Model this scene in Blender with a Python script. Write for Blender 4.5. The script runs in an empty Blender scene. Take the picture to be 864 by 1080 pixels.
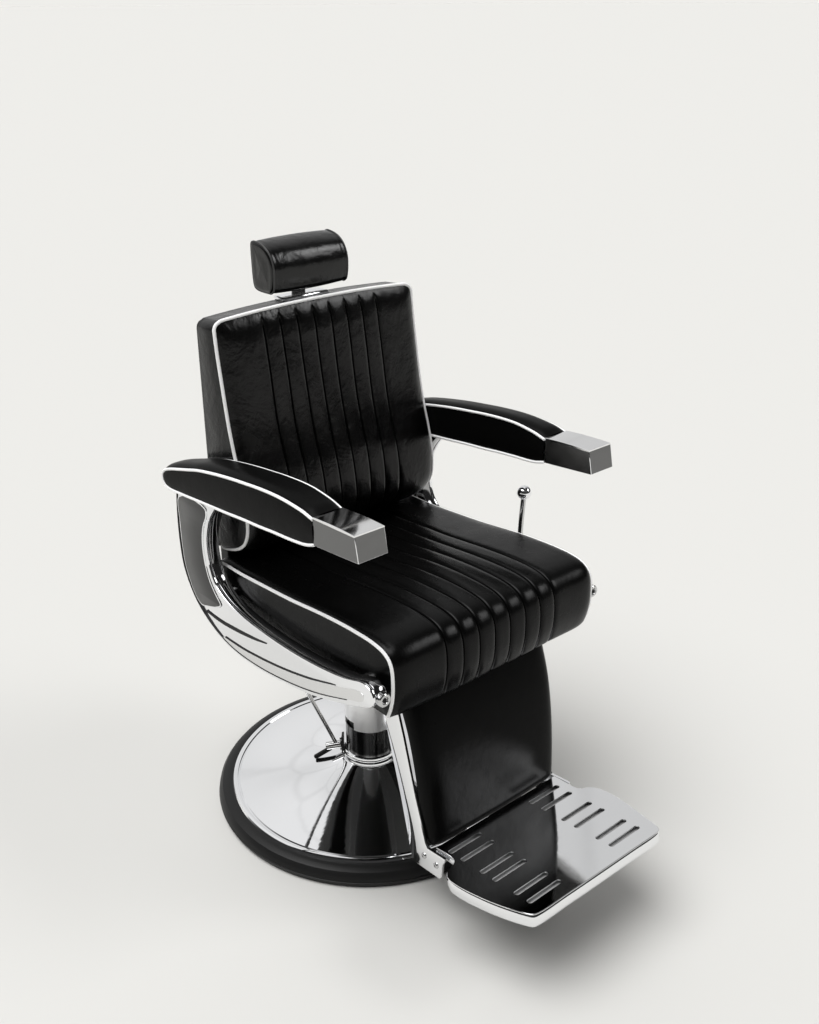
import bpy, bmesh, math
from math import sin, cos, pi, radians, sqrt, exp
from mathutils import Vector, Matrix
from mathutils.geometry import tessellate_polygon

scene = bpy.context.scene
COL = scene.collection

# ------------------------------------------------------------------ materials
def new_mat(name):
    m = bpy.data.materials.new(name); m.use_nodes = True
    nt = m.node_tree; b = nt.nodes['Principled BSDF']
    return m, nt, b

def bump_chain(nt, b, layers):
    """layers: (kind, scale, stretch, strength, distance)"""
    tc = nt.nodes.new('ShaderNodeTexCoord'); prev = None
    for kind, scale, stretch, strength, dist in layers:
        mp = nt.nodes.new('ShaderNodeMapping'); mp.inputs['Scale'].default_value = stretch
        nt.links.new(tc.outputs['Object'], mp.inputs['Vector'])
        if kind == 'noise':
            t = nt.nodes.new('ShaderNodeTexNoise'); t.inputs['Scale'].default_value = scale
            t.inputs['Detail'].default_value = 4; t.inputs['Roughness'].default_value = .55
            t.inputs['Distortion'].default_value = .6
            out = t.outputs['Fac']
        else:
            t = nt.nodes.new('ShaderNodeTexVoronoi'); t.feature = 'DISTANCE_TO_EDGE'
            t.inputs['Scale'].default_value = scale; out = t.outputs['Distance']
        nt.links.new(mp.outputs['Vector'], t.inputs['Vector'])
        bp = nt.nodes.new('ShaderNodeBump'); bp.inputs['Strength'].default_value = strength
        bp.inputs['Distance'].default_value = dist
        nt.links.new(out, bp.inputs['Height'])
        if prev: nt.links.new(prev.outputs['Normal'], bp.inputs['Normal'])
        prev = bp
    nt.links.new(prev.outputs['Normal'], b.inputs['Normal'])
    return tc

def leather(name, rough, spec, wrinkle, base=.006):
    m, nt, b = new_mat(name)
    b.inputs['Base Color'].default_value = (base, base, base * .98, 1)
    b.inputs['Specular IOR Level'].default_value = spec
    tc = bump_chain(nt, b, [
        ('noise', 9, (1, 1, 1), wrinkle * .35, .016),
        ('noise', 26, (1.2, 1, .8), wrinkle * .55, .006),
        ('noise', 75, (1, 1, 1), wrinkle * .35, .002),
        ('voro', 420, (1, 1, 1), .10, .0006)])
    n = nt.nodes.new('ShaderNodeTexNoise'); n.inputs['Scale'].default_value = 14; n.inputs['Detail'].default_value = 5
    r = nt.nodes.new('ShaderNodeMapRange')
    r.inputs['To Min'].default_value = rough - .07; r.inputs['To Max'].default_value = rough + .09
    nt.links.new(tc.outputs['Object'], n.inputs['Vector'])
    nt.links.new(n.outputs['Fac'], r.inputs['Value']); nt.links.new(r.outputs['Result'], b.inputs['Roughness'])
    return m

def metal(name, col, rough, bump=0):
    m, nt, b = new_mat(name)
    b.inputs['Base Color'].default_value = (*col, 1) if isinstance(col, tuple) else (col, col, col, 1)
    b.inputs['Metallic'].default_value = 1
    b.inputs['Roughness'].default_value = rough
    if bump: bump_chain(nt, b, [('noise', 9, (1, 1, 1), bump, .004)])
    tc = nt.nodes.new('ShaderNodeTexCoord'); n1 = nt.nodes.new('ShaderNodeTexNoise')
    n1.inputs['Scale'].default_value = 11; n1.inputs['Detail'].default_value = 8; n1.inputs['Roughness'].default_value = .7
    r1 = nt.nodes.new('ShaderNodeMapRange'); r1.inputs['From Min'].default_value = .40; r1.inputs['From Max'].default_value = .72
    r1.inputs['To Min'].default_value = rough * .8; r1.inputs['To Max'].default_value = rough + .04
    nt.links.new(tc.outputs['Object'], n1.inputs['Vector']); nt.links.new(n1.outputs['Fac'], r1.inputs['Value'])
    nt.links.new(r1.outputs['Result'], b.inputs['Roughness'])
    return m

def brushed(name, col, rough, stretch):
    m, nt, b = new_mat(name)
    b.inputs['Metallic'].default_value = 1
    b.inputs['Base Color'].default_value = (col, col, col, 1)
    tc = nt.nodes.new('ShaderNodeTexCoord'); mp = nt.nodes.new('ShaderNodeMapping')
    mp.inputs['Scale'].default_value = stretch
    n = nt.nodes.new('ShaderNodeTexNoise'); n.inputs['Scale'].default_value = 8; n.inputs['Detail'].default_value = 4
    r = nt.nodes.new('ShaderNodeMapRange'); r.inputs['To Min'].default_value = rough - .06; r.inputs['To Max'].default_value = rough + .10
    nt.links.new(tc.outputs['Object'], mp.inputs['Vector']); nt.links.new(mp.outputs['Vector'], n.inputs['Vector'])
    nt.links.new(n.outputs['Fac'], r.inputs['Value']); nt.links.new(r.outputs['Result'], b.inputs['Roughness'])
    return m

def plain(name, col, rough, spec=.5):
    m, nt, b = new_mat(name)
    b.inputs['Base Color'].default_value = (*col, 1) if isinstance(col, tuple) else (col, col, col, 1)
    b.inputs['Roughness'].default_value = rough
    b.inputs['Specular IOR Level'].default_value = spec
    return m

M_SEAT = leather('seat_leather', .25, .125, .16, .002)
M_BACK = leather('back_leather', .24, .26, .50, .0015)
M_LEG = leather('leg_leather', .30, .05, .12, .002)
M_HEAD = leather('headrest_leather', .22, .38, .45, .002)
M_ARM = leather('arm_leather', .34, .045, .10, .003)
M_PIPE = plain('white_piping', .98, .40, .5)
M_CHROME = metal('polished_chrome', (.885, .892, .905), .035, .05)
M_PLATE = metal('plate_chrome', (.86, .866, .875), .05, .04)
M_DARKCHROME = metal('dark_chrome', (.34, .34, .345), .07, .08)
M_RAIL = brushed('satin_rail', .79, .16, (2, 2, 2))
M_POST = brushed('post_steel', .36, .22, (6, 6, 1))
M_DOME = metal('dome_chrome', (.93, .935, .945), .04, .04)
M_SLEEVE = brushed('sleeve_painted_reflection', .12, .14, (9, 9, .2))  # dark streaks of chrome reflection are painted into this base colour
_nt = M_SLEEVE.node_tree; _b = _nt.nodes['Principled BSDF']
_tc = _nt.nodes.new('ShaderNodeTexCoord'); _mp = _nt.nodes.new('ShaderNodeMapping'); _mp.inputs['Scale'].default_value = (1, 1, .02)
_n = _nt.nodes.new('ShaderNodeTexNoise'); _n.inputs['Scale'].default_value = 70; _n.inputs['Detail'].default_value = 2
_r = _nt.nodes.new('ShaderNodeValToRGB'); _r.color_ramp.elements[0].position = .42; _r.color_ramp.elements[0].color = (.035, .035, .035, 1)
_r.color_ramp.elements[1].position = .68; _r.color_ramp.elements[1].color = (.30, .30, .30, 1)
_nt.links.new(_tc.outputs['Object'], _mp.inputs['Vector']); _nt.links.new(_mp.outputs['Vector'], _n.inputs['Vector'])
_nt.links.new(_n.outputs['Fac'], _r.inputs['Fac']); _nt.links.new(_r.outputs['Color'], _b.inputs['Base Color'])
M_CASING = brushed('pale_aluminium', .97, .30, (9, 9, .2))
M_INSETDARK = brushed('inset_dark_reflection', .085, .30, (3, 3, 3))  # dark base colour stands for a dark studio reflection
M_CAPSIDE = brushed('cap_side_grey_reflection', .17, .20, (2, 6, 6))  # grey reflection on the cap sides, put into the base colour
M_CAPTOP = metal('cap_top_chrome', .86, .08)
M_RECESS = plain('recess_shade', .008, .5, .2)  # black stands for shade in grooves, bolt socket and rim gap
M_RUBBER = plain('black_rubber', .009, .42, .20)
M_STEEL = metal('steel', .55, .18)
M_SLOTSHADE = plain('slot_shade_grey', .36, .6, .3)  # grey painted for the shaded floor seen through the slots
M_SHADE = plain('black_steel', .012, .45, .3)

# ------------------------------------------------------------------ helpers
def link(name, verts, faces, mat, parent=None, smooth=40, mats=None, fmat=None):
    me = bpy.data.meshes.new(name)
    me.from_pydata([tuple(v) for v in verts], [], faces)
    me.validate()
    bm = bmesh.new(); bm.from_mesh(me)
    bmesh.ops.remove_doubles(bm, verts=bm.verts, dist=1e-6)
    bmesh.ops.recalc_face_normals(bm, faces=bm.faces)
    bm.to_mesh(me); bm.free()
    if smooth:
        for p in me.polygons: p.use_smooth = True
        me.set_sharp_from_angle(angle=radians(smooth))
    me.materials.append(mat)
    o = bpy.data.objects.new(name, me); COL.objects.link(o)
    if parent: o.parent = parent
    return o

class MB:
    def __init__(s): s.v = []; s.f = []
    def add(s, vs, fs):
        n = len(s.v); s.v += [tuple(v) for v in vs]; s.f += [tuple(i + n for i in f) for f in fs]; return s
    def build(s, name, mat, parent=None, smooth=40): return link(name, s.v, s.f, mat, parent, smooth)

def crom(pts, n=6, closed=False):
    pts = [Vector(p) for p in pts]; out = []; N = len(pts)
    rng = N if closed else N - 1
    for i in range(rng):
        p1 = pts[i]; p2 = pts[(i + 1) % N]
        p0 = pts[(i - 1) % N] if closed or i > 0 else p1 + (p1 - p2)
        p3 = pts[(i + 2) % N] if closed or i + 2 < N else p2 + (p2 - p1)
        # centripetal parameterisation keeps sharp turns from looping
        t0 = 0; t1 = max((p1 - p0).length, 1e-7) ** .5; t2 = t1 + max((p2 - p1).length, 1e-7) ** .5
        t3 = t2 + max((p3 - p2).length, 1e-7) ** .5
        for k in range(n):
            t = t1 + (t2 - t1) * k / n
            A1 = p0 * ((t1 - t) / (t1 - t0)) + p1 * ((t - t0) / (t1 - t0))
            A2 = p1 * ((t2 - t) / (t2 - t1)) + p2 * ((t - t1) / (t2 - t1))
            A3 = p2 * ((t3 - t) / (t3 - t2)) + p3 * ((t - t2) / (t3 - t2))
            B1 = A1 * ((t2 - t) / (t2 - t0)) + A2 * ((t - t0) / (t2 - t0))
            B2 = A2 * ((t3 - t) / (t3 - t1)) + A3 * ((t - t1) / (t3 - t1))
            out.append(B1 * ((t2 - t) / (t2 - t1)) + B2 * ((t - t1) / (t2 - t1)))
    if not closed: out.append(pts[-1])
    return out

def resample(pts, n):
    pts = [Vector(p) for p in pts]; L = [0]
    for a, b in zip(pts, pts[1:]): L.append(L[-1] + (b - a).length)
    out = []; j = 0
    for i in range(n):
        t = L[-1] * i / (n - 1)
        while j < len(L) - 2 and L[j + 1] < t: j += 1
        w = (t - L[j]) / max(L[j + 1] - L[j], 1e-9)
        out.append(pts[j].lerp(pts[j + 1], min(max(w, 0), 1)))
    return out

def interp(x, tab):
    tab = sorted(tab)
    if x <= tab[0][0]: return tab[0][1]
    for (a, fa), (b, fb) in zip(tab, tab[1:]):
        if x <= b: return fa + (fb - fa) * (x - a) / (b - a)
    return tab[-1][1]

def tube(mb, path, r, seg=10, closed=False, cap=True):
    path = [Vector(p) for p in path]; N = len(path); rings = []
    prev = None
    for i, p in enumerate(path):
        a = path[(i - 1) % N] if closed or i > 0 else p
        b = path[(i + 1) % N] if closed or i < N - 1 else p
        t = (b - a).normalized()
        if prev is None:
            ref = Vector((1, 0, 0)) if abs(t.x) < .9 else Vector((0, 0, 1))
            u = (ref - t * ref.dot(t)).normalized()
        else:
            u = (prev - t * prev.dot(t)).normalized()
        prev = u; w = t.cross(u)
        rr = r(i / (N - 1)) if callable(r) else r
        rings.append([p + (u * cos(2 * pi * k / seg) + w * sin(2 * pi * k / seg)) * rr for k in range(seg)])
    vs = [v for ring in rings for v in ring]; fs = []
    for i in range(N if closed else N - 1):
        j = (i + 1) % N
        for k in range(seg):
            l = (k + 1) % seg
            fs.append((i * seg + k, i * seg + l, j * seg + l, j * seg + k))
    if cap and not closed:
        fs.append(tuple(range(seg))); fs.append(tuple((N - 1) * seg + k for k in range(seg)))
    mb.add(vs, fs); return mb

def lathe(mb, prof, seg=96, origin=(0, 0, 0), axis=(0, 0, 1)):
    ax = Vector(axis).normalized(); q = Vector((0, 0, 1)).rotation_difference(ax); o = Vector(origin)
    vs = []; fs = []
    for r, z in prof:
        for k in range(seg):
            a = 2 * pi * k / seg; vs.append(q @ Vector((r * cos(a), r * sin(a), z)) + o)
    n = len(prof)
    for i in range(n - 1):
        for k in range(seg):
            l = (k + 1) % seg; fs.append((i * seg + k, i * seg + l, (i + 1) * seg + l, (i + 1) * seg + k))
    if prof[0][0] > 1e-5: fs.append(tuple(range(seg)))
    if prof[-1][0] > 1e-5: fs.append(tuple((n - 1) * seg + k for k in range(seg)))
    mb.add(vs, fs); return mb

def rod(mb, a, b, r, seg=20, bev=.0015):
    a = Vector(a); b = Vector(b); L = (b - a).length
    bev = min(bev, r * .4)
    lathe(mb, [(1e-6, 0), (r - bev, 0), (r, bev), (r, L - bev), (r - bev, L), (1e-6, L)], seg, a, b - a); return mb

def box8(mb, P):
    """P: 8 corners, bottom 0-3 (ccw), top 4-7"""
    mb.add(P, [(3, 2, 1, 0), (4, 5, 6, 7), (0, 1, 5, 4), (1, 2, 6, 5), (2, 3, 7, 6), (3, 0, 4, 7)]); return mb

def box(mb, x0, x1, y0, y1, z0, z1):
    return box8(mb, [(x0, y0, z0), (x1, y0, z0), (x1, y1, z0), (x0, y1, z0), (x0, y0, z1), (x1, y0, z1), (x1, y1, z1), (x0, y1, z1)])

def bevel(o, w, seg=2, ang=30):
    md = o.modifiers.new('bevel', 'BEVEL'); md.width = w; md.segments = seg
    md.limit_method = 'ANGLE'; md.angle_limit = radians(ang); md.harden_normals = False
    return o

def area2(pts): return sum(a[0] * b[1] - b[0] * a[1] for a, b in zip(pts, pts[1:] + pts[:1])) / 2

def offset_poly(pts, d):
    """inward offset of a closed ccw polygon"""
    n = len(pts); out = []
    for i in range(n):
        a = Vector(pts[i - 1][:2]); p = Vector(pts[i][:2]); b = Vector(pts[(i + 1) % n][:2])
        e1 = (p - a).normalized(); e2 = (b - p).normalized()
        n1 = Vector((-e1.y, e1.x)); n2 = Vector((-e2.y, e2.x)); m = (n1 + n2)
        m = m.normalized() if m.length > 1e-6 else n1
        k = 1 / max(m.dot(n1), .5)
        out.append(tuple(p + m * d * k))
    return out

def plate(mb, pts, to3d, depth, bev, holes=()):
    """solid plate from a 2-D outline; to3d(u, v, w) with w the distance below the visible face (0..depth)"""
    pts = [tuple(p[:2]) for p in pts]
    if area2(pts) < 0: pts.reverse()
    levels = [(0, bev), (bev * .3, bev * .3), (bev, 0), (depth - bev, 0), (depth - bev * .3, bev * .3), (depth, bev)] if bev else [(0, 0), (depth, 0)]
    rings = []
    for w, ins in levels:
        P = offset_poly(pts, ins) if ins else pts
        rings.append([to3d(u, v, w) for u, v in P])
    n = len(pts); vs = [v for r in rings for v in r]; fs = []
    for i in range(len(rings) - 1):
        for k in range(n):
            l = (k + 1) % n; fs.append((i * n + k, i * n + l, (i + 1) * n + l, (i + 1) * n + k))
    top = offset_poly(pts, levels[0][1]) if levels[0][1] else pts
    hole2 = []
    for h in holes:
        h = [tuple(q) for q in h]
        if area2(h) > 0: h.reverse()
        hole2.append(h)
    loops = [[Vector((u, v, 0)) for u, v in top]] + [[Vector((u, v, 0)) for u, v in h] for h in hole2]
    tris = tessellate_polygon(loops)
    flat = [(u, v) for lp in loops for u, v, _ in lp]
    base_top = len(vs)
    vs += [to3d(u, v, 0) for u, v in flat]; fs += [tuple(i + base_top for i in t) for t in tris]
    base_bot = len(vs)
    vs += [to3d(u, v, depth) for u, v in flat]; fs += [tuple(i + base_bot for i in reversed(t)) for t in tris]
    k0 = len(loops[0])
    for h in hole2:
        m = len(h)
        for k in range(m):
            l = (k + 1) % m
            fs.append((base_top + k0 + k, base_top + k0 + l, base_bot + k0 + l, base_bot + k0 + k))
        k0 += m
    mb.add(vs, fs); return mb

def empty(name, parent=None, loc=(0, 0, 0)):
    o = bpy.data.objects.new(name, None); COL.objects.link(o); o.location = loc; o.empty_display_size = .1
    if parent: o.parent = parent
    return o

# ------------------------------------------------------------------ the chair (front = -y, near side = -x)
chair = empty('barber_chair')
chair['label'] = 'black leather barber chair with white piping, chrome arms, round base and slotted footrest'
chair['category'] = 'barber chair'

# ---- base
mb = MB()
lathe(mb, [(1e-6, .0005), (.322, .0005), (.3285, .003), (.3315, .010), (.3318, .0125), (.3305, .0135), (.3312, .016), (.3290, .0250),
           (.3230, .0325), (.3140, .0365), (.3060, .0375), (.3000, .0365), (.2960, .032), (1e-6, .031)], 160)
base = mb.build('rubber_base_ring', M_RUBBER, chair, 25)
mb = MB()
prof = [(.3005, .0335), (.3010, .0375), (.2990, .0405), (.2950, .0412), (.2905, .0405), (.2885, .0385), (.2870, .0385), (.2850, .0405)]
hts = [(.285, .0405)]; zz_ = .0405; K_ = 60
for i in range(K_):          # concave flare: slope grows towards the collar
    ra = .285 + (.0615 - .285) * i / K_; rb = .285 + (.0615 - .285) * (i + 1) / K_; rm = (ra + rb) / 2
    sl = math.tan(max(0, .5 * (math.atan2(.256 - zz_, rm - .050) - radians(37.5)))) * 1.0 + .010
    zz_ += sl * (ra - rb); hts.append((rb, zz_))
sc_ = (.0835 - .0405) / (zz_ - .0405); print('dome height scale', sc_)
prof += [(r_, .0405 + (z_ - .0405) * sc_) for r_, z_ in hts[1:]]
prof += [(.0605, .0835), (1e-6, .0835)]
lathe(mb, prof, 192)
dome = mb.build('chrome_base_dome', M_DOME, chair, 25)

# ---- column
mb = MB()
lathe(mb, [(1e-6, .0830), (.0600, .0830), (.0612, .0850), (.0612, .0890), (.0600, .0910), (.0565, .0920), (.0558, .0935), (.0570, .0950), (.0565, .0985), (.0535, .1000), (1e-6, .1000)], 96)
collar = mb.build('base_collar', M_CHROME, chair, 30)
mb = MB()
lathe(mb, [(1e-6, .0990), (.0528, .0990), (.0528, .1635), (.0518, .1645), (1e-6, .1645)], 96)
column = mb.build('column_sleeve', M_SLEEVE, chair, 30)
# upper casing with a notch cut out of it
mb = MB(); seg = 120; R0, R1 = .0540, .0500
na, nb_ = radians(180 - 26), radians(180 + 12)   # filled in below: angles of the notch
def ang_ok(a, z): return not (na < a < nb_ and z < .1835)
zs = [.1655, .1665, .1835, .215, .238]
for i in range(len(zs) - 1):
    for k in range(seg):
        a0 = 2 * pi * k / seg; a1 = 2 * pi * (k + 1) / seg; am = (a0 + a1) / 2; zm = (zs[i] + zs[i + 1]) / 2
        if not ang_ok(am, zm): continue
        P = [(R * cos(a), R * sin(a), z) for R in (R1, R0) for a, z in ((a0, zs[i]), (a1, zs[i]), (a1, zs[i + 1]), (a0, zs[i + 1]))]
        mb.add(P, [(4, 5, 6, 7), (0, 1, 2, 3)])
        for (di, dk, f) in ((-1, 0, (0, 1, 5, 4)), (1, 0, (3, 2, 6, 7)), (0, -1, (0, 3, 7, 4)), (0, 1, (1, 2, 6, 5))):
            ii = i + di; a2 = am + dk * 2 * pi / seg
            if ii < 0 or ii >= len(zs) - 1 or not ang_ok(a2 % (2 * pi), (zs[max(ii, 0)] + zs[min(ii + 1, len(zs) - 1)]) / 2): mb.add(P, [f])
casing = mb.build('column_casing', M_CASING, chair, 30)
mb = MB(); lathe(mb, [(1e-6, .16), (.0465, .16), (.0465, .43), (1e-6, .43)], 64)
mb.build('piston', M_SHADE, chair, 30)

# ---- seat carrier under the cushion
mb = MB(); box(mb, -.15, .15, -.20, .12, .440, .464); box(mb, -.09, .09, -.09, .09, .41, .4405)
bevel(mb.build('seat_carrier', M_SHADE, chair, 30), .004)

# ---- pump pedal and link rod
mb = MB()
hubA = Vector((-.048, .041, .0995)); hubB = Vector((-.0735, .063, .0925))
rod(mb, hubA, hubB, .0088)
pump = mb.build('pump_pedal', M_STEEL, chair, 30)
mb = MB(); rod(mb, (-.058, .0495, .103), (-.175, .150, .462), .0042, 14); mb.build('link_rod', M_STEEL, pump, 30)
mb = MB(); rod(mb, (-.066, .0540, .0905), (-.0975, .0745, .0680), .0052, 14, .003); mb.build('pedal_grip', M_RUBBER, pump, 40)
mb = MB()
q = (hubB - hubA).normalized(); side = q.cross(Vector((0, 0, 1))).normalized()
c0 = hubA + Vector((.004, -.0035, 0))
P = [c0 + side * sx + Vector((0, 0, sz)) + q * t for sz in (-.022, .024) for sx, t in ((-.011, 0), (.011, 0), (.011, .005), (-.011, .005))]
box8(mb, P); bevel(mb.build('pump_bracket', M_SHADE, pump, 30), .001)
for dz, ds in ((.017, -.004), (-.015, .004)):
    mb = MB(); rod(mb, c0 + q * .005 + Vector((0, 0, dz)) + side * ds, c0 + q * .009 + Vector((0, 0, dz)) + side * ds, .0038, 6, .0005)
    mb.build('bolt', M_CHROME, pump, 30)

# ---- quilting grooves, shared by seat and back
GX = [-.133, -.095, -.057, -.019, .019, .057, .095, .133]
def quilt(x, depth):
    d = 0
    for g in GX:
        t = (x - g)
        d -= depth * exp(-(t / .0016) ** 2) + depth * .45 * exp(-(t / .0055) ** 2)
    for a, b in zip(GX, GX[1:]):
        if a < x < b: d += depth * .14 * sqrt(max(0, 1 - ((2 * x - a - b) / (b - a)) ** 2))
    return d
def xs_grid(W, n_edge=26):
    s = set()
    s.update(round(-W + .03 * (i / 14) ** 1.6, 6) for i in range(15)); s.update(round(W - .03 * (i / 14) ** 1.6, 6) for i in range(15))
    k = -W + .036
    while k < W - .03: s.add(round(k, 6)); k += .0038
    for g in GX:
        for t in (-.006, -.0045, -.0032, -.0024, -.0017, -.0012, -.0008, -.0004, 0, .0004, .0008, .0012, .0017, .0024, .0032, .0045, .006): s.add(round(g + t, 6))
    out = []
    for v in sorted(s):
        if not out or v - out[-1] > .00025: out.append(v)
    out[0] = -W; out[-1] = W
    return out

# ---- seat cushion
SW = .2435
top = [(.150, .500), (.153, .530), (.155, .556), (.1515, .5655), (.140, .5685), (.086, .5700), (-.005, .5770), (-.090, .5845), (-.150, .5920), (-.206, .5982), (-.270, .6025), (-.325, .6025),
       (-.352, .5975), (-.3670, .5880), (-.3745, .5740), (-.3775, .5500), (-.3765, .5180), (-.3700, .4900), (-.3625, .4720)]
prof2 = resample(crom([(a, b, 0) for a, b in top], 8), 110)
def normals2(P):
    out = []
    for i in range(len(P)):
        a = P[max(i - 1, 0)]; b = P[min(i + 1, len(P) - 1)]; t = (b - a).normalized()
        out.append(Vector((t.y, -t.x, 0)))
    return out
N2 = normals2(prof2)
if N2[40].y < 0: N2 = [-n for n in N2]
xs = xs_grid(SW); vs = []; fs = []
Ls = [0]
for a, b in zip(prof2, prof2[1:]): Ls.append(Ls[-1] + (b - a).length)
Lt = Ls[-1]
for i, (p, n) in enumerate(zip(prof2, N2)):
    fade_b = min(1, max(0, (Lt - Ls[i]) / .012)); fade_t = min(1, Ls[i] / .03)
    for x in xs:
        e = SW - abs(x)
        puff = .0088 * (1 - exp(-e / .0085)) + .004 * (1 - (x / SW) ** 2)
        g = quilt(x, .0034) * fade_b * fade_t
        # soft uneven stuffing
        wob = .0011 * sin(x * 31 + 1.3) * sin(Ls[i] * 17 + x * 9) * min(1, e / .03)
        d = (puff * min(fade_b + .25, 1) + g + wob)
        vs.append((x, p.x + n.x * d, p.y + n.y * d))
nx = len(xs)
for i in range(len(prof2) - 1):
    for j in range(nx - 1):
        fs.append((i * nx + j, i * nx + j + 1, (i + 1) * nx + j + 1, (i + 1) * nx + j))
mb = MB(); mb.add(vs, fs)
# side faces: gently bulging between the piping and the underside
botl = [(prof2[-1].x, prof2[-1].y), (-.25, .4690), (-.10, .4670), (.05, .4670), (.14, .4720), (prof2[0].x, prof2[0].y)]
loop = [(p.x, p.y) for p in prof2] + [(p.x, p.y) for p in resample([(a, b, 0) for a, b in botl], 60)[1:-1]]
def side_panel(mb, loop, X, sgn, bulge, spine):
    rings = []; K = 12
    for k in range(K + 1):
        t = k / K; rr = []
        for (y, z) in loop:
            cy, cz = spine(y, z)
            yy = y + (cy - y) * t; zz = z + (cz - z) * t
            rr.append((sgn * (X + bulge * sin(min(t * 1.25, 1) * pi / 2) ** 1.7), yy, zz))
        rings.append(rr)
    n = len(loop); V = [v for r in rings for v in r]; F = []
    for i in range(K):
        for j in range(n):
            l = (j + 1) % n; F.append((i * n + j, i * n + l, (i + 1) * n + l, (i + 1) * n + j))
    mb.add(V, F)
for sgn in (-1, 1):
    side_panel(mb, loop, SW, sgn, .0060, lambda y, z: (max(-.34, min(.12, y)) * .93 - .008, .523))
# underside
bl = resample([(a, b, 0) for a, b in botl], 60)
vs = [(x, p.x, p.y) for p in bl for x in (-SW, SW)]
mb.add(vs, [(2 * i, 2 * i + 1, 2 * i + 3, 2 * i + 2) for i in range(len(bl) - 1)])
seat = mb.build('seat_cushion', M_SEAT, chair, 55)
for sgn in (-1, 1):
    mb = MB(); tube(mb, [(sgn * (SW + .0008), p.x - n.x * .0016, p.y - n.y * .0016) for p, n in list(zip(prof2, N2))[6:]], .0031, 12)
    mb.build('piping', M_PIPE, seat, 0).data.shade_smooth()
mb = MB(); tube(mb, [(-SW + 2 * SW * k / 40, .1535, .5672 + .003 * sin(pi * k / 40)) for k in range(41)], .0022, 10)
mb.build('piping', M_PIPE, seat, 0).data.shade_smooth()

# ---- backrest
BW = .2315; YR = .196; ZT = 1.047
bp = [(.134, 1.047), (.1315, 1.028), (.1265, .985), (.1195, .940), (.1105, .885), (.1030, .845), (.0910, .798), (.0780, .757), (.0700, .725), (.0650, .684), (.0675, .652), (.0790, .629), (.0960, .614), (.1180, .603), (.1400, .596), (.1600, .592)]
bprof = resample(crom([(a, b, 0) for a, b in bp], 8), 120)
bN = [-n for n in normals2(bprof)]
if bN[40].x > 0: bN = [-n for n in bN]
Lb = [0]
for a, b in zip(bprof, bprof[1:]): Lb.append(Lb[-1] + (b - a).length)
RC = .016
def crown(x): return .0090 * (1 - abs(x / BW) ** 2.2)
def half_w(z):
    d = ZT - z
    return BW if d > RC else BW - RC + sqrt(max(RC * RC - (RC - d) ** 2, 0))
xs = xs_grid(BW); nx = len(xs); vs = []; fs = []
topn = 14
prof_top = [Vector((.134 - .0000 * k, ZT - .0004 * k * k * .25, 0)) for k in range(2)]
def back_point(i, x, disp=True):
    p = bprof[i]; n = bN[i]; w = half_w(p.y); xx = x * w / BW
    kz = max(0, min(1, (p.y - .80) / (ZT - .80)))
    z = p.y + crown(xx) * kz ** 2; y = p.x
    if not disp: return Vector((xx, y, z))
    e = min(w - abs(xx), Lb[i] + .0)
    eb = Lb[-1] - Lb[i]
    e = w - abs(xx); et = Lb[i]
    puff = (.013 * (1 - exp(-e / .011)) * (1 - exp(-et / .018)) + .004 * (1 - (xx / BW) ** 2) * min(1, Lb[i] / .05)) * min(1, eb / .03)
    gf = min(1, max(0, (Lb[i] - .010) / .014)) * min(1, eb / .02)
    wob = .0012 * sin(xx * 27 + p.y * 13) * sin(p.y * 21 + 2 * xx) * min(1, e / .03)
    d = puff + quilt(xx, .0036) * gf + wob
    return Vector((xx, y + n.x * d, z + n.y * d))
rows = list(range(len(bprof)))
for i in rows:
    for x in xs: vs.append(back_point(i, x))
for i in range(len(rows) - 1):
    for j in range(nx - 1): fs.append((i * nx + j, i * nx + j + 1, (i + 1) * nx + j + 1, (i + 1) * nx + j))
mb = MB(); mb.add(vs, fs)
# perimeter of the front face, then the box behind it
per = [back_point(i, -BW, False) for i in range(len(bprof) - 1, -1, -1)]
per += [back_point(0, x, False) for x in xs[1:-1]]
per += [back_point(i, BW, False) for i in range(len(bprof))]
def rear_of(p, t):
    rr = .010
    yy = p.y + (YR - p.y) * min(t, 1)
    return Vector((p.x, yy, p.z))
levels = [0, .02, .25, .5, .75, .93]
V = []; F = []
for t in levels:
    for p in per:
        q = rear_of(p, t); b = .0035 * sin(pi * min(t / .93, 1))
        q.x += (b if p.x > 0 else -b) * (1 if abs(p.x) > BW - .004 else 0)
        q.z -= .006 * t if p.z > .9 else 0
        V.append(q)
cen = Vector((0, YR, .82))
for k, (dy, ins) in enumerate(((.0, .0), (.003, .004), (.004, .012))):
    for p in per:
        q = rear_of(p, .93); q.z -= .006 * .93 if p.z > .9 else 0
        q.y = max(q.y, YR - .004) + dy
        q.x -= ins * (1 if p.x > 0 else -1) * min(1, abs(p.x) / .2); q.z -= ins * (1 if p.z > .8 else -1) * (1 if abs(p.x) < BW - .004 or p.z > ZT - .02 or p.z < .61 else 0)
        V.append(q)
n = len(per); L = len(V) // n
for i in range(L - 1):
    for j in range(n):
        l = (j + 1) % n; F.append((i * n + j, i * n + l, (i + 1) * n + l, (i + 1) * n + j))
F.append(tuple((L - 1) * n + j for j in range(n)))
mb.add(V, F)
back = mb.build('backrest', M_BACK, chair, 55)
mb = MB(); pp = [p + Vector((0, -.001, 0)) for p in per]
pp = resample(pp, 320)
tube(mb, pp, .0032, 12)
mb.build('piping', M_PIPE, back, 0).data.shade_smooth()
# lower shell joining backrest to the seat carrier
mb = MB(); box(mb, -.222, .222, .158, .190, .445, .625); bevel(mb.build('back_hinge', M_SHADE, chair, 30), .004)

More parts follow.
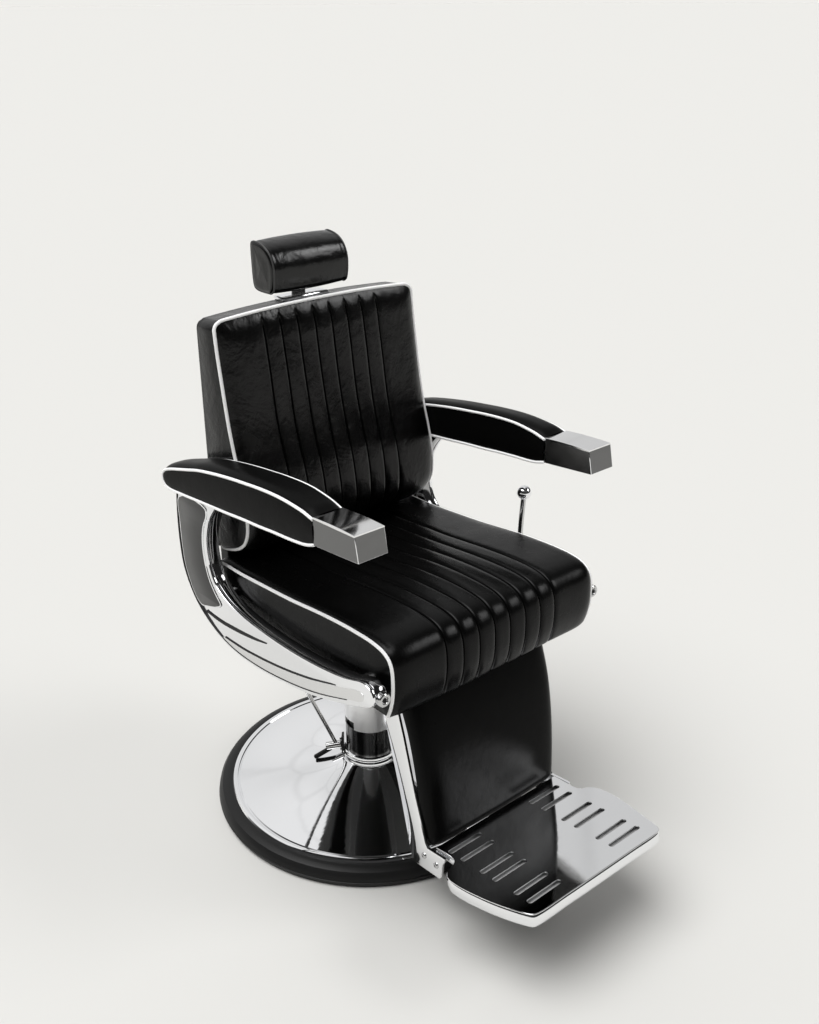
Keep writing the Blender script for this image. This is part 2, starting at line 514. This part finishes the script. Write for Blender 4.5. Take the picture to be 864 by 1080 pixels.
# ---- headrest
HW = .0830
hp = [(.172, 1.0710), (.162, 1.0715), (.1545, 1.0760), (.1500, 1.0900), (.1485, 1.1050), (.1490, 1.1180), (.1530, 1.1310), (.1600, 1.1425), (.1705, 1.1515), (.1830, 1.1570), (.1980, 1.1600), (.2120, 1.1605),
      (.2190, 1.1570), (.2205, 1.1480), (.2200, 1.1200), (.2185, 1.0900), (.2150, 1.0760), (.2050, 1.0715)]
hl = crom([(a, b, 0) for a, b in hp], 5, True)
hN = []
for i in range(len(hl)):
    t = (hl[(i + 1) % len(hl)] - hl[i - 1]).normalized(); hN.append(Vector((-t.y, t.x, 0)))
if hN[20].x > 0: hN = [-v for v in hN]
cy, cz = .186, 1.115
hx = []
for k in range(41):
    hx.append(-HW + 2 * HW * k / 40)
V = []; F = []; n = len(hl)
prof_e = [(HW + .0045, .012), (HW + .0055, .006), (HW + .004, .0015), (HW + .0005, -.0012), (HW - .003, -.0004)]
sections = [(-a, -b) for a, b in prof_e]
sections = [(-a, b) for a, b in prof_e] + [(x * .955, -.0022 * (1 - (x / HW) ** 2) - .001) for x in hx[1:-1]] + [(a, b) for a, b in reversed(prof_e)]
for x, ins in sections:
    for p, nn in zip(hl, hN):
        V.append((x, p.x - nn.x * ins, p.y - nn.y * ins))
for i in range(len(sections) - 1):
    for j in range(n):
        l = (j + 1) % n; F.append((i * n + j, i * n + l, (i + 1) * n + l, (i + 1) * n + j))
# pillow ends
for side_i, sgn in ((0, -1), (len(sections) - 1, 1)):
    basei = side_i * n; prev = [basei + j for j in range(n)]
    for t in (.3, .6, .9):
        cur = []
        for j in range(n):
            x, y, z = V[basei + j]; V.append((x + sgn * .0025 * t, y + (cy - y) * t, z + (cz - z) * t)); cur.append(len(V) - 1)
        for j in range(n):
            l = (j + 1) % n; F.append((prev[j], prev[l], cur[l], cur[j]))
        prev = cur
    F.append(tuple(prev))
mb = MB(); mb.add(V, F); head = mb.build('headrest', M_HEAD, chair, 60)
M_SEAM = plain('grey_seam', .035, .4, .5)
for sgn in (-1, 1):
    for dx in (.0035,):
        mb = MB(); tube(mb, [(sgn * (HW + .0022), p.x + nn.x * .0006, p.y + nn.y * .0006) for p, nn in zip(hl, hN)], .0016, 8, True)
        mb.build('seam', M_SEAM, head, 0).data.shade_smooth()
mb = MB(); box(mb, -.021, .010, .186, .190, 1.035, 1.110); bevel(mb.build('headrest_post', M_POST, chair, 30), .0012)
mb = MB(); box(mb, -.060, .048, .160, .194, 1.0500, 1.0585); bevel(mb.build('post_plate', M_CHROME, chair, 30), .003)

# ---- armrests (near one modelled, far one mirrored)
outer_top = [(.2500, .7300), (.2515, .7360), (.2480, .7430), (.2400, .7500), (.2270, .7560), (.2050, .7635), (.184, .7695), (.150, .7790), (.114, .7890), (.059, .8000), (.007, .8085), (-.043, .8150), (-.090, .8205), (-.137, .8240), (-.166, .8245), (-.195, .8235), (-.220, .8215), (-.2455, .8165)]
outer_bot = [(.2500, .7300), (.2475, .7215), (.2400, .7165), (.2270, .7145), (.1816, .7180), (.1245, .7240), (.070, .7295), (.017, .7350), (-.034, .7410), (-.083, .7455), (-.130, .7510), (-.177, .7555), (-.221, .7620), (-.2455, .7700)]
ot = resample(crom([(a, b, 0) for a, b in outer_top], 8), 90); ob = resample(crom([(a, b, 0) for a, b in outer_bot], 8), 90)
XO, XI = .2983, .2403
def inner_z(y): return .0045 * max(0, min(1, (.22 - y) / .1)) * max(0, min(1, (y + .25) / .08))
def make_arm(sg):
    def P(x, y, z): return (sg * x, y, z)
    mb = MB()
    # crowned top strip
    nu = 16; V = []; F = []
    nrm = [-v for v in normals2(ot)]
    if nrm[60].y < 0: nrm = [-v for v in nrm]
    for i, p in enumerate(ot):
        for k in range(nu + 1):
            t = k / nu; x = XO + (XI - XO) * t
            c = .0080 * (1 - abs(2 * t - 1) ** 3.4) * (1 if i < 86 else (89 - i) / 3 * .4 + .6)
            V.append(P(x, p.x + nrm[i].x * c, p.y + inner_z(p.x) * t + nrm[i].y * c))
    for i in range(89):
        for k in range(nu): F.append((i * (nu + 1) + k, i * (nu + 1) + k + 1, (i + 1) * (nu + 1) + k + 1, (i + 1) * (nu + 1) + k))
    mb.add(V, F)
    V = []; F = []
    for p in ob:
        for k in range(5):
            t = k / 4; V.append(P(XO + (XI - XO) * t, p.x, p.y + inner_z(p.x) * t))
    for i in range(89):
        for k in range(4): F.append((i * 5 + k, i * 5 + k + 1, (i + 1) * 5 + k + 1, (i + 1) * 5 + k))
    mb.add(V, F)
    # the two side faces, slightly bulged
    for X, t0, s2 in ((XO, 0, 1), (XI, 1, -1)):
        V = []; F = []; K = 10
        for a, b in zip(ot, ob):
            for k in range(K + 1):
                t = k / K; y = a.x + (b.x - a.x) * t; z = a.y + (b.y - a.y) * t + inner_z(y) * t0
                V.append(P(X + s2 * .0028 * sin(pi * t) ** .8 * min(1, abs(a.y - b.y) / .03), y, z))
        for i in range(89):
            for k in range(K): F.append((i * (K + 1) + k, i * (K + 1) + k + 1, (i + 1) * (K + 1) + k + 1, (i + 1) * (K + 1) + k))
        mb.add(V, F)
    arm = mb.build('armrest', M_ARM, chair, 50)
    for X, t0 in ((XO, 0), (XI, 1)):
        path = [P(X + (.0006 if X == XO else -.0006), p.x, p.y + inner_z(p.x) * t0) for p in reversed(ob)] + [P(X + (.0006 if X == XO else -.0006), p.x, p.y - .0014 * min(1, k_ / 12) + inner_z(p.x) * t0) for k_, p in list(enumerate(ot))[1:]]
        mb = MB(); tube(mb, path, .0027, 12); mb.build('piping', M_PIPE, arm, 0).data.shade_smooth()
    # metal end cap: grey reflections painted as darker sides under a bright top
    y0t, y1t, y0b, y1b = -.2455, -.3540, -.2450, -.3628
    zt0, zt1, zb0, zb1 = .8190, .8250, .7690, .7810
    a, b = XI - .0005, XO + .0010
    mb = MB(); Q = [P(x, y, z) for (x, y, z) in ((a, y1b, zb1), (b, y1b, zb1), (b, y0b, zb0), (a, y0b, zb0), (a, y1t, zt1), (b, y1t, zt1), (b, y0t, zt0), (a, y0t, zt0))]
    box8(mb, Q); cap = bevel(mb.build('end_cap', M_CAPSIDE, arm, 30), .0009, 2); cap.data.materials.append(M_CHROME); cap.modifiers['bevel'].material = 1  # chrome on the bevel paints the bright edge highlights
    mb = MB(); e = .0016
    V = []; F = []; R_ = 24
    for k in range(R_ + 1):
        t = k / R_; y = y0t - .001 + (y1t - .0003 - y0t + .001) * t; zt = zt0 + (zt1 - zt0) * t; zc = zt + .0009 + .0064 * (t - t * t)
        V += [P(a - .0002, y, zt - .002), P(b + .0002, y, zt - .002), P(b + .0002, y, zc - .0007), P(b - .0006, y, zc), P(a + .0006, y, zc), P(a - .0002, y, zc - .0007)]
    for k in range(R_):
        for q_ in range(6):
            l_ = (q_ + 1) % 6; F.append((k * 6 + q_, k * 6 + l_, (k + 1) * 6 + l_, (k + 1) * 6 + q_))
    F += [tuple(range(6)), tuple(R_ * 6 + q_ for q_ in range(6))]
    mb.add(V, F); ct = mb.build('cap_top', M_CAPTOP, arm, 30)  # added top skin, kept brighter than the sides of the same cap
    return arm
for sg in (-1, 1): make_arm(sg)

# ---- chrome side frames
fo = [(.224, .722), (.2285, .690), (.2325, .644), (.2315, .592), (.2245, .545), (.204, .504), (.174, .4713), (.126, .4415), (.061, .4255), (-.020, .4245), (-.100, .4345), (-.177, .4490), (-.2133, .4575), (-.294, .4834), (-.345, .5040), (-.3700, .5155), (-.3770, .5240), (-.3782, .5350), (-.3720, .5460), (-.3590, .5530),
      (-.346, .5530), (-.305, .5400), (-.262, .5307), (-.195, .5215), (-.1245, .5165), (-.030, .5163), (.0375, .5231), (.0845, .5375), (.110, .5560), (.1205, .5776), (.1265, .603), (.1268, .632), (.1194, .6600), (.1055, .6888), (.072, .730)]
fo_s = [(p.x, p.y) for p in crom([(a, b, 0) for a, b in fo], 6)]
inset = [(.2130, .7010), (.2175, .640), (.2170, .595), (.2115, .552), (.1930, .512), (.1750, .4905), (.1600, .4840), (.1350, .4900), (.1040, .5010), (.0870, .5130), (.1050, .5330), (.1200, .5520), (.1300, .5760), (.1355, .603), (.1355, .635), (.1285, .664), (.1130, .694), (.1165, .7080)]
in_s = [(p.x, p.y) for p in crom([(a, b, 0) for a, b in inset], 5, True)]
FX0, FX1 = .2880, .2580
def ribbon(pts, wfun):
    P = resample([(a, b, 0) for a, b in crom([(a, b, 0) for a, b in pts], 8) and [(q.x, q.y) for q in crom([(a, b, 0) for a, b in pts], 8)]], 50)
    L = []; R = []
    for i, p in enumerate(P):
        t = (P[min(i + 1, 49)] - P[max(i - 1, 0)]).normalized(); n_ = Vector((-t.y, t.x, 0)); w = wfun(i / 49)
        L.append((p.x + n_.x * w, p.y + n_.y * w)); R.append((p.x - n_.x * w, p.y - n_.y * w))
    return L + R[::-1]
def make_frame(sg):
    def fy(y): return y if (sg < 0 or y > -.22) else -.22 + (y + .22) * .80
    mb = MB(); plate(mb, fo_s, lambda u, v, w: (sg * (FX0 - w), fy(u), v), .0090, .0026)
    fr = mb.build('side_frame', M_CHROME, chair, 32)
    fc = fo_s if area2(fo_s) > 0 else fo_s[::-1]
    mb = MB(); plate(mb, offset_poly(fc, .0008), lambda u, v, w: (sg * (FX0 - .0088 - w), fy(u), v), FX0 - FX1 - .0088, .0022)
    mb.build('added_backing', M_DARKCHROME, fr, 32)  # added dark layer, darkens the frame edge and its reflection in the dome
    ccw = in_s if area2(in_s) > 0 else in_s[::-1]
    mb = MB(); plate(mb, offset_poly(ccw, -.0012), lambda u, v, w: (sg * (FX0 + .0020 - w), u, v), .004, .0014)
    mb.build('inset_rim', M_CHROME, fr, 25)
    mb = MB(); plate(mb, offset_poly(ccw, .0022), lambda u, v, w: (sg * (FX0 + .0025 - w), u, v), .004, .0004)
    mb.build('inset_panel', M_INSETDARK, fr, 32)  # panel tone is a dark reflection painted into the metal
    for pts, wf in (([(.1500, .4740), (.100, .4735), (.054, .4775), (-.0216, .4885), (-.0657, .4976)], lambda t: .0006 + .0024 * sin(pi * t) ** .8),
                    ([(.0832, .4440), (.040, .4460), (.0039, .4490), (-.0998, .4651), (-.190, .4860), (-.2764, .5131)], lambda t: .0006 + .0009 * sin(pi * t) ** .5),
                    ([(.2205, .7150), (.2245, .6900), (.2280, .6440), (.2272, .5930), (.2205, .5470), (.2005, .5075), (.1715, .4760), (.1200, .4475), (.0600, .4325), (-.0200, .4318), (-.1181, .4447), (-.214, .4668), (-.3057, .4985)], lambda t: .0006 + .0006 * sin(pi * t) ** .5)):
        mb = MB(); plate(mb, ribbon(pts, wf), lambda u, v, w: (sg * (FX0 + .0007 - w), fy(u), v), .002, 0)
        mb.build('groove_shade', M_RECESS, fr, 32)  # raised black strips paint the grooves' shade and the dark rear edge
    rl = [(.0900, .4415), (.040, .4440), (.0039, .4470), (-.0998, .4630), (-.190, .4838), (-.2764, .5108), (-.3400, .5330), (-.3530, .5300), (-.3500, .5180), (-.3057, .5000), (-.214, .4684), (-.1181, .4463), (-.0200, .4334), (.0600, .4340)]
    rs = [(p.x, fy(p.x), p.y) for p in crom([(a_, b_, 0) for a_, b_ in rl], 6, True)]
    mb = MB(); plate(mb, [(q_[1], q_[2]) for q_ in rs], lambda u, v, w: (sg * (FX0 + .0003 - w), u, v), .0008, .0)
    mb.build('lower_rail', M_RAIL, fr, 20)
    # socket bolt at the front end
    yb = -.3860 if sg < 0 else -.3640
    mb = MB(); lathe(mb, [(1e-6, -.022), (.0125, -.022), (.0125, -.0015), (.0110, 0), (.0072, 0), (.0066, -.0008), (.0062, -.0030), (1e-6, -.0030)], 36, (sg * .2690, yb, .5290), (0, -1, 0))
    bo = mb.build('socket_bolt', M_STEEL, fr, 30)
    mb = MB(); lathe(mb, [(1e-6, 0), (.0048, 0), (.0048, .0006), (1e-6, .0006)], 6, (sg * .2690, yb + .0030, .5290), (0, -1, 0)); mb.build('hex_recess', M_RECESS, bo, 30)  # black hexagon paints the shade inside the socket
    # spacers that carry the seat
    for yy, zz, rr in ((-.320, .525, .016), (.105, .520, .014)):
        mb = MB(); rod(mb, (sg * .2590, yy, zz), (sg * .235, yy, zz), rr, 28); mb.build('frame_spacer', M_STEEL, fr, 30)
for sg in (-1, 1): make_frame(sg)

# ---- recline lever on the far side
mb = MB(); tube(mb, [(.2990, -.1330, .478), (.2990, -.1345, .520), (.2990, -.1375, .590), (.2990, -.1420, .648)], .0054, 14)
rod(mb, (.2870, -.133, .480), (.305, -.133, .480), .011)
lev = mb.build('recline_lever', M_STEEL, chair, 40)
mb = MB(); lathe(mb, [(max(.0150 * sin(pi * k / 24), 1e-6), .0150 * -cos(pi * k / 24)) for k in range(25)], 32, (.2990, -.1428, .6560))
mb.build('lever_ball', M_CHROME, lev, 42)

# ---- leg rest
lp = [(-.312, .475), (-.331, .4317), (-.3480, .385), (-.3577, .348), (-.3670, .300), (-.3730, .2575), (-.3780, .205), (-.3805, .168), (-.3785, .1580), (-.3720, .1545)]
lprof = resample(crom([(a, b, 0) for a, b in lp], 6), 70)
lN = normals2(lprof)
if lN[30].x > 0: lN = [-v for v in lN]
def leg_w(z): return .1585 + .010 * max(0, min(1, (z - .16) / .27))
V = []; F = []; nxl = 48
for i, (p, n_) in enumerate(zip(lprof, lN)):
    w = leg_w(p.y); dbot = max(0, p.y - .1545); rr = .008
    if dbot < rr: w -= rr - sqrt(max(rr * rr - (rr - dbot) ** 2, 0))
    for k in range(nxl + 1):
        s = -1 + 2 * k / nxl; s = math.copysign(abs(s) ** .7, s); x = s * w; e = w - abs(x)
        d = .009 * (1 - exp(-e / .010)) * min(1, (69 - i) / 5 + .05) + .003 * (1 - s * s)
        V.append((x, p.x + n_.x * d, p.y + n_.y * d))
for i in range(69):
    for k in range(nxl): F.append((i * (nxl + 1) + k, i * (nxl + 1) + k + 1, (i + 1) * (nxl + 1) + k + 1, (i + 1) * (nxl + 1) + k))
mb = MB(); mb.add(V, F)
# rim and rear of the pad
for s in (0, nxl):
    V2 = []; 
    for i in range(70):
        q = V[i * (nxl + 1) + s]; V2 += [q, (q[0], q[1] + .030, q[2] + .004)]
    mb.add(V2, [(2 * i, 2 * i + 1, 2 * i + 3, 2 * i + 2) for i in range(69)])
V2 = []
for i in range(70):
    a = V[i * (nxl + 1)]; b = V[i * (nxl + 1) + nxl]; V2 += [(a[0], a[1] + .030, a[2] + .004), (b[0], b[1] + .030, b[2] + .004)]
mb.add(V2, [(2 * i, 2 * i + 1, 2 * i + 3, 2 * i + 2) for i in range(69)])
a = [V[69 * (nxl + 1) + k] for k in range(nxl + 1)]
mb.add(a + [(q[0], q[1] + .030, q[2] + .004) for q in a], [(k, k + 1, nxl + 2 + k, nxl + 1 + k) for k in range(nxl)])
legrest = mb.build('leg_rest', M_LEG, chair, 60)
strip = [(-.2820, .4450), (-.2956, .4094), (-.3101, .3640), (-.3419, .2510), (-.3700, .1640), (-.3764, .1560), (-.4140, .1610), (-.4240, .1620), (-.4235, .1560), (-.4175, .1440), (-.4150, .1150), (-.4100, .1075), (-.3395, .1010), (-.3330, .1060), (-.3027, .2270), (-.2708, .3375), (-.2600, .3774), (-.2480, .4450)]
for sg in (-1, 1):
    mb = MB(); plate(mb, strip, lambda u, v, w: (sg * (.1680 - w), u, v), .006, .0009)
    st = mb.build('side_bracket', M_CHROME, legrest, 32)
    for (u, v) in ((-.3672, .1335), (-.4010, .1330)):
        mb = MB(); lathe(mb, [(1e-6, 0), (.0062, 0), (.0062, .0012), (.0045, .0026), (.003, .0028), (.0028, .0016), (1e-6, .0016)], 24, (sg * .1680, u, v), (sg, 0, 0))
        mb.build('screw', M_STEEL, st, 30)

# ---- footrest
mt = (.1947 - .1617) / (-.6444 + .3873); th = math.atan(mt)
def ftop(y): return .1617 + mt * (y + .3873)
nz = Vector((0, -mt, 1)).normalized()
def f3(u, v, w): return (u - nz.x * w, v - nz.y * w, ftop(v) - nz.z * w)
near = [(-.1580, -.3900), (-.1575, -.4200), (-.1600, -.4400), (-.1680, -.4475), (-.1850, -.4520), (-.1970, -.4610), (-.2030, -.4740), (-.2045, -.4900), (-.2030, -.5150), (-.1995, -.5400), (-.1940, -.5690), (-.1840, -.6050), (-.1740, -.6320), (-.1690, -.6400), (-.1600, -.6445)]
far = [(.1480, -.6500), (.1560, -.6470), (.1610, -.6390), (.1665, -.6180), (.1745, -.5800), (.1815, -.5450), (.1850, -.5200), (.1850, -.4950), (.1820, -.4780), (.1740, -.4660), (.1600, -.4570), (.1560, -.4480), (.1560, -.4200), (.1570, -.3900)]
frontc = [(-.08, -.6470), (0, -.6485), (.08, -.6495)]
ol = [(p.x, p.y) for p in crom([(a, b, 0) for a, b in near + frontc + far], 5)]
holes = []
for (xa, xb) in ((-.153, -.072), (.057, .138)):
    for yy in (-.4190, -.4515, -.5015, -.5325, -.5840, -.6145):
        h = []
        for k in range(9): a_ = pi / 2 + pi * k / 8; h.append((xa + .005 + .005 * cos(a_), yy + .0057 * sin(a_)))
        for k in range(9): a_ = -pi / 2 + pi * k / 8; h.append((xb - .005 + .005 * cos(a_), yy + .0057 * sin(a_)))
        holes.append(h)
mb = MB(); plate(mb, ol, f3, .0024, .0008, holes)
foot = mb.build('footrest', M_PLATE, chair, 14)
olb = [q for q in ol if True]
if area2(olb) < 0: olb = olb[::-1]
mb = MB(); plate(mb, offset_poly(olb, .0060), lambda u, v, w: f3(u, v, .010 + w), .002, 0)
mb.build('slot_shade_sheet', M_SLOTSHADE, foot, 32)  # added sheet so the slots read as dark as shaded floor
mb = MB(); plate(mb, offset_poly(olb, .0060), lambda u, v, w: f3(u, v, .014 + w), .003, 0)
mb.build('added_shade_sheet', M_RUBBER, foot, 32)  # added unseen sheet, stops bounce light from lifting the floor shadow
# folded skirt under the rim of the plate (open at the back)
olc = [q for q in ol]
if area2(olc) < 0: olc = olc[::-1]
o1 = offset_poly(olc, .0006); o2 = offset_poly(olc, .0040); n = len(olc)
mb = MB()
def skirt_d(y): return .0300 if y < -.47 else .0300 - .012 * min(1, (y + .47) / .03)
SK = [(.0014, .0044), (.0004, .0060), (-.0004, .0100), (-.0004, .0160), (.0004, .0220), (.0020, .0270), (.0045, .0300), (.0065, .0296), (.0055, .0240), (.0045, .0044)]
offs = [offset_poly(olc, a_) for a_, _ in SK]; V = []; F = []; ns = len(SK)
for i in range(n):
    k_ = skirt_d(olc[i][1]) / .0300
    for a_, (o_, dd) in enumerate(SK): V.append(f3(offs[a_][i][0], offs[a_][i][1], .0044 + (dd - .0044) * k_))
for i in range(n):
    j = (i + 1) % n
    if olc[i][1] > -.389 and olc[j][1] > -.389: continue
    for k in range(ns):
        l = (k + 1) % ns; F.append((i * ns + k, i * ns + l, j * ns + l, j * ns + k))
mb.add(V, F)
mb.build('footrest_rim', M_CHROME, foot, 40)
o3 = offset_poly(olc, .0022); V = []
for i in range(n): V += [f3(*o3[i], .0022), f3(*o3[i], .0050)]
F = [(i * 2, i * 2 + 1, ((i + 1) % n) * 2 + 1, ((i + 1) % n) * 2) for i in range(n) if not (olc[i][1] > -.389 and olc[(i + 1) % n][1] > -.389)]
mb = MB(); mb.add(V, F); mb.build('rim_seam', M_RECESS, foot, 40)

# ------------------------------------------------------------------ floor
m, nt, b = new_mat('studio_floor_white')
b.inputs['Base Color'].default_value = (.62, .6145, .5935, 1); b.inputs['Roughness'].default_value = .9
b.inputs['Specular IOR Level'].default_value = 0
mb = MB(); mb.add([(-300, -300, 0), (300, -300, 0), (300, 300, 0), (-300, 300, 0)], [(0, 1, 2, 3)])
floor = mb.build('floor', m, None, 0); floor['kind'] = 'structure'

# ------------------------------------------------------------------ light
w = bpy.data.worlds.new('World'); scene.world = w; w.use_nodes = True
nt = w.node_tree; bg = nt.nodes['Background']
tc = nt.nodes.new('ShaderNodeTexCoord')
def lobe(direction, lo, hi, val):
    """soft bright region of the studio around a direction"""
    dt = nt.nodes.new('ShaderNodeVectorMath'); dt.operation = 'DOT_PRODUCT'
    dt.inputs[1].default_value = Vector(direction).normalized()
    nt.links.new(tc.outputs['Generated'], dt.inputs[0])
    mr = nt.nodes.new('ShaderNodeMapRange'); mr.interpolation_type = 'SMOOTHSTEP'
    mr.inputs['From Min'].default_value = lo; mr.inputs['From Max'].default_value = hi
    mr.inputs['To Min'].default_value = 0; mr.inputs['To Max'].default_value = val
    nt.links.new(dt.outputs['Value'], mr.inputs['Value']); return mr.outputs['Result']
def add(a, b):
    n = nt.nodes.new('ShaderNodeMath'); n.operation = 'ADD'
    for k, v in enumerate((a, b)):
        if isinstance(v, float): n.inputs[k].default_value = v
        else: nt.links.new(v, n.inputs[k])
    return n.outputs[0]
AMB = .035
nz1 = nt.nodes.new('ShaderNodeTexNoise'); nz1.inputs['Scale'].default_value = 2.2; nz1.inputs['Detail'].default_value = 1.5
vz = nt.nodes.new('ShaderNodeTexVoronoi'); vz.feature = 'DISTANCE_TO_EDGE'; vz.inputs['Scale'].default_value = 3.2
for q_ in (nz1, vz): nt.links.new(tc.outputs['Generated'], q_.inputs['Vector'])
def rng(v, a, b_, c, d_):
    q_ = nt.nodes.new('ShaderNodeMapRange'); q_.interpolation_type = 'SMOOTHSTEP'
    for nm, val in (('From Min', a), ('From Max', b_), ('To Min', c), ('To Max', d_)): q_.inputs[nm].default_value = val
    nt.links.new(v, q_.inputs['Value']); return q_.outputs['Result']
def mul(a, b_):
    q_ = nt.nodes.new('ShaderNodeMath'); q_.operation = 'MULTIPLY'; nt.links.new(a, q_.inputs[0]); nt.links.new(b_, q_.inputs[1]); return q_.outputs[0]
back_mottle = mul(rng(nz1.outputs['Fac'], .35, .65, .86, 1.10), rng(vz.outputs['Distance'], .0, .035, .90, 1.0))  # made-up pattern in the back light, gives the dome its reflected creases
tot = add(add(lobe((-.36, .08, 1), .86, .98, 6.6), mul(lobe((.22, .86, .52), .38, .80, .72), back_mottle)), AMB)
tot = add(tot, lobe((.62, -.44, .66), .986, .995, 8.0))
tot = add(tot, lobe((.58, -.61, .54), .984, .995, 5.0))
comb = nt.nodes.new('ShaderNodeCombineColor')
for k in range(3): nt.links.new(tot, comb.inputs[k])
# pale cyclorama band at the horizon, where the studio floor would sweep up into the wall
sep = nt.nodes.new('ShaderNodeSeparateXYZ'); nt.links.new(tc.outputs['Generated'], sep.inputs[0])
band = nt.nodes.new('ShaderNodeMapRange'); band.interpolation_type = 'SMOOTHSTEP'
band.inputs['From Min'].default_value = .012; band.inputs['From Max'].default_value = .06
band.inputs['To Min'].default_value = 1; band.inputs['To Max'].default_value = 0
nt.links.new(sep.outputs['Z'], band.inputs['Value'])
mx = nt.nodes.new('ShaderNodeMix'); mx.data_type = 'RGBA'
nt.links.new(band.outputs['Result'], mx.inputs['Factor'])
nt.links.new(comb.outputs[0], mx.inputs['A']); mx.inputs['B'].default_value = (.863, .855, .823, 1)
nt.links.new(mx.outputs['Result'], bg.inputs['Color']); bg.inputs['Strength'].default_value = 1.0
w.cycles.sampling_method = 'MANUAL'; w.cycles.sample_map_resolution = 1024

# ------------------------------------------------------------------ camera
cam = bpy.data.cameras.new('camera'); co = bpy.data.objects.new('camera', cam); COL.objects.link(co)
scene.camera = co
cx, cy_, cz_, yaw, pit, rol, f = -1.2285, -1.5733, 1.5715, .8645, .4316, -.0041, 1176.94
d = Vector((cos(pit) * cos(yaw), cos(pit) * sin(yaw), -sin(pit)))
r = Vector((d.y, -d.x, 0)).normalized(); u = r.cross(d)
c_, s_ = cos(rol), sin(rol)
r, u = r * c_ + u * s_, u * c_ - r * s_
co.matrix_world = Matrix(((r.x, u.x, -d.x, cx), (r.y, u.y, -d.y, cy_), (r.z, u.z, -d.z, cz_), (0, 0, 0, 1)))
cam.sensor_fit = 'VERTICAL'; cam.sensor_height = 24; cam.lens = f / 1080 * 24
cam.clip_start = .05; cam.clip_end = 1000

vs_ = scene.view_settings; vs_.view_transform = 'Standard'; vs_.look = 'None'; vs_.exposure = 0; vs_.gamma = 1
scene.cycles.use_denoising = True
scene.cycles.max_bounces = 10; scene.cycles.glossy_bounces = 8
scene.cycles.sample_clamp_indirect = 6
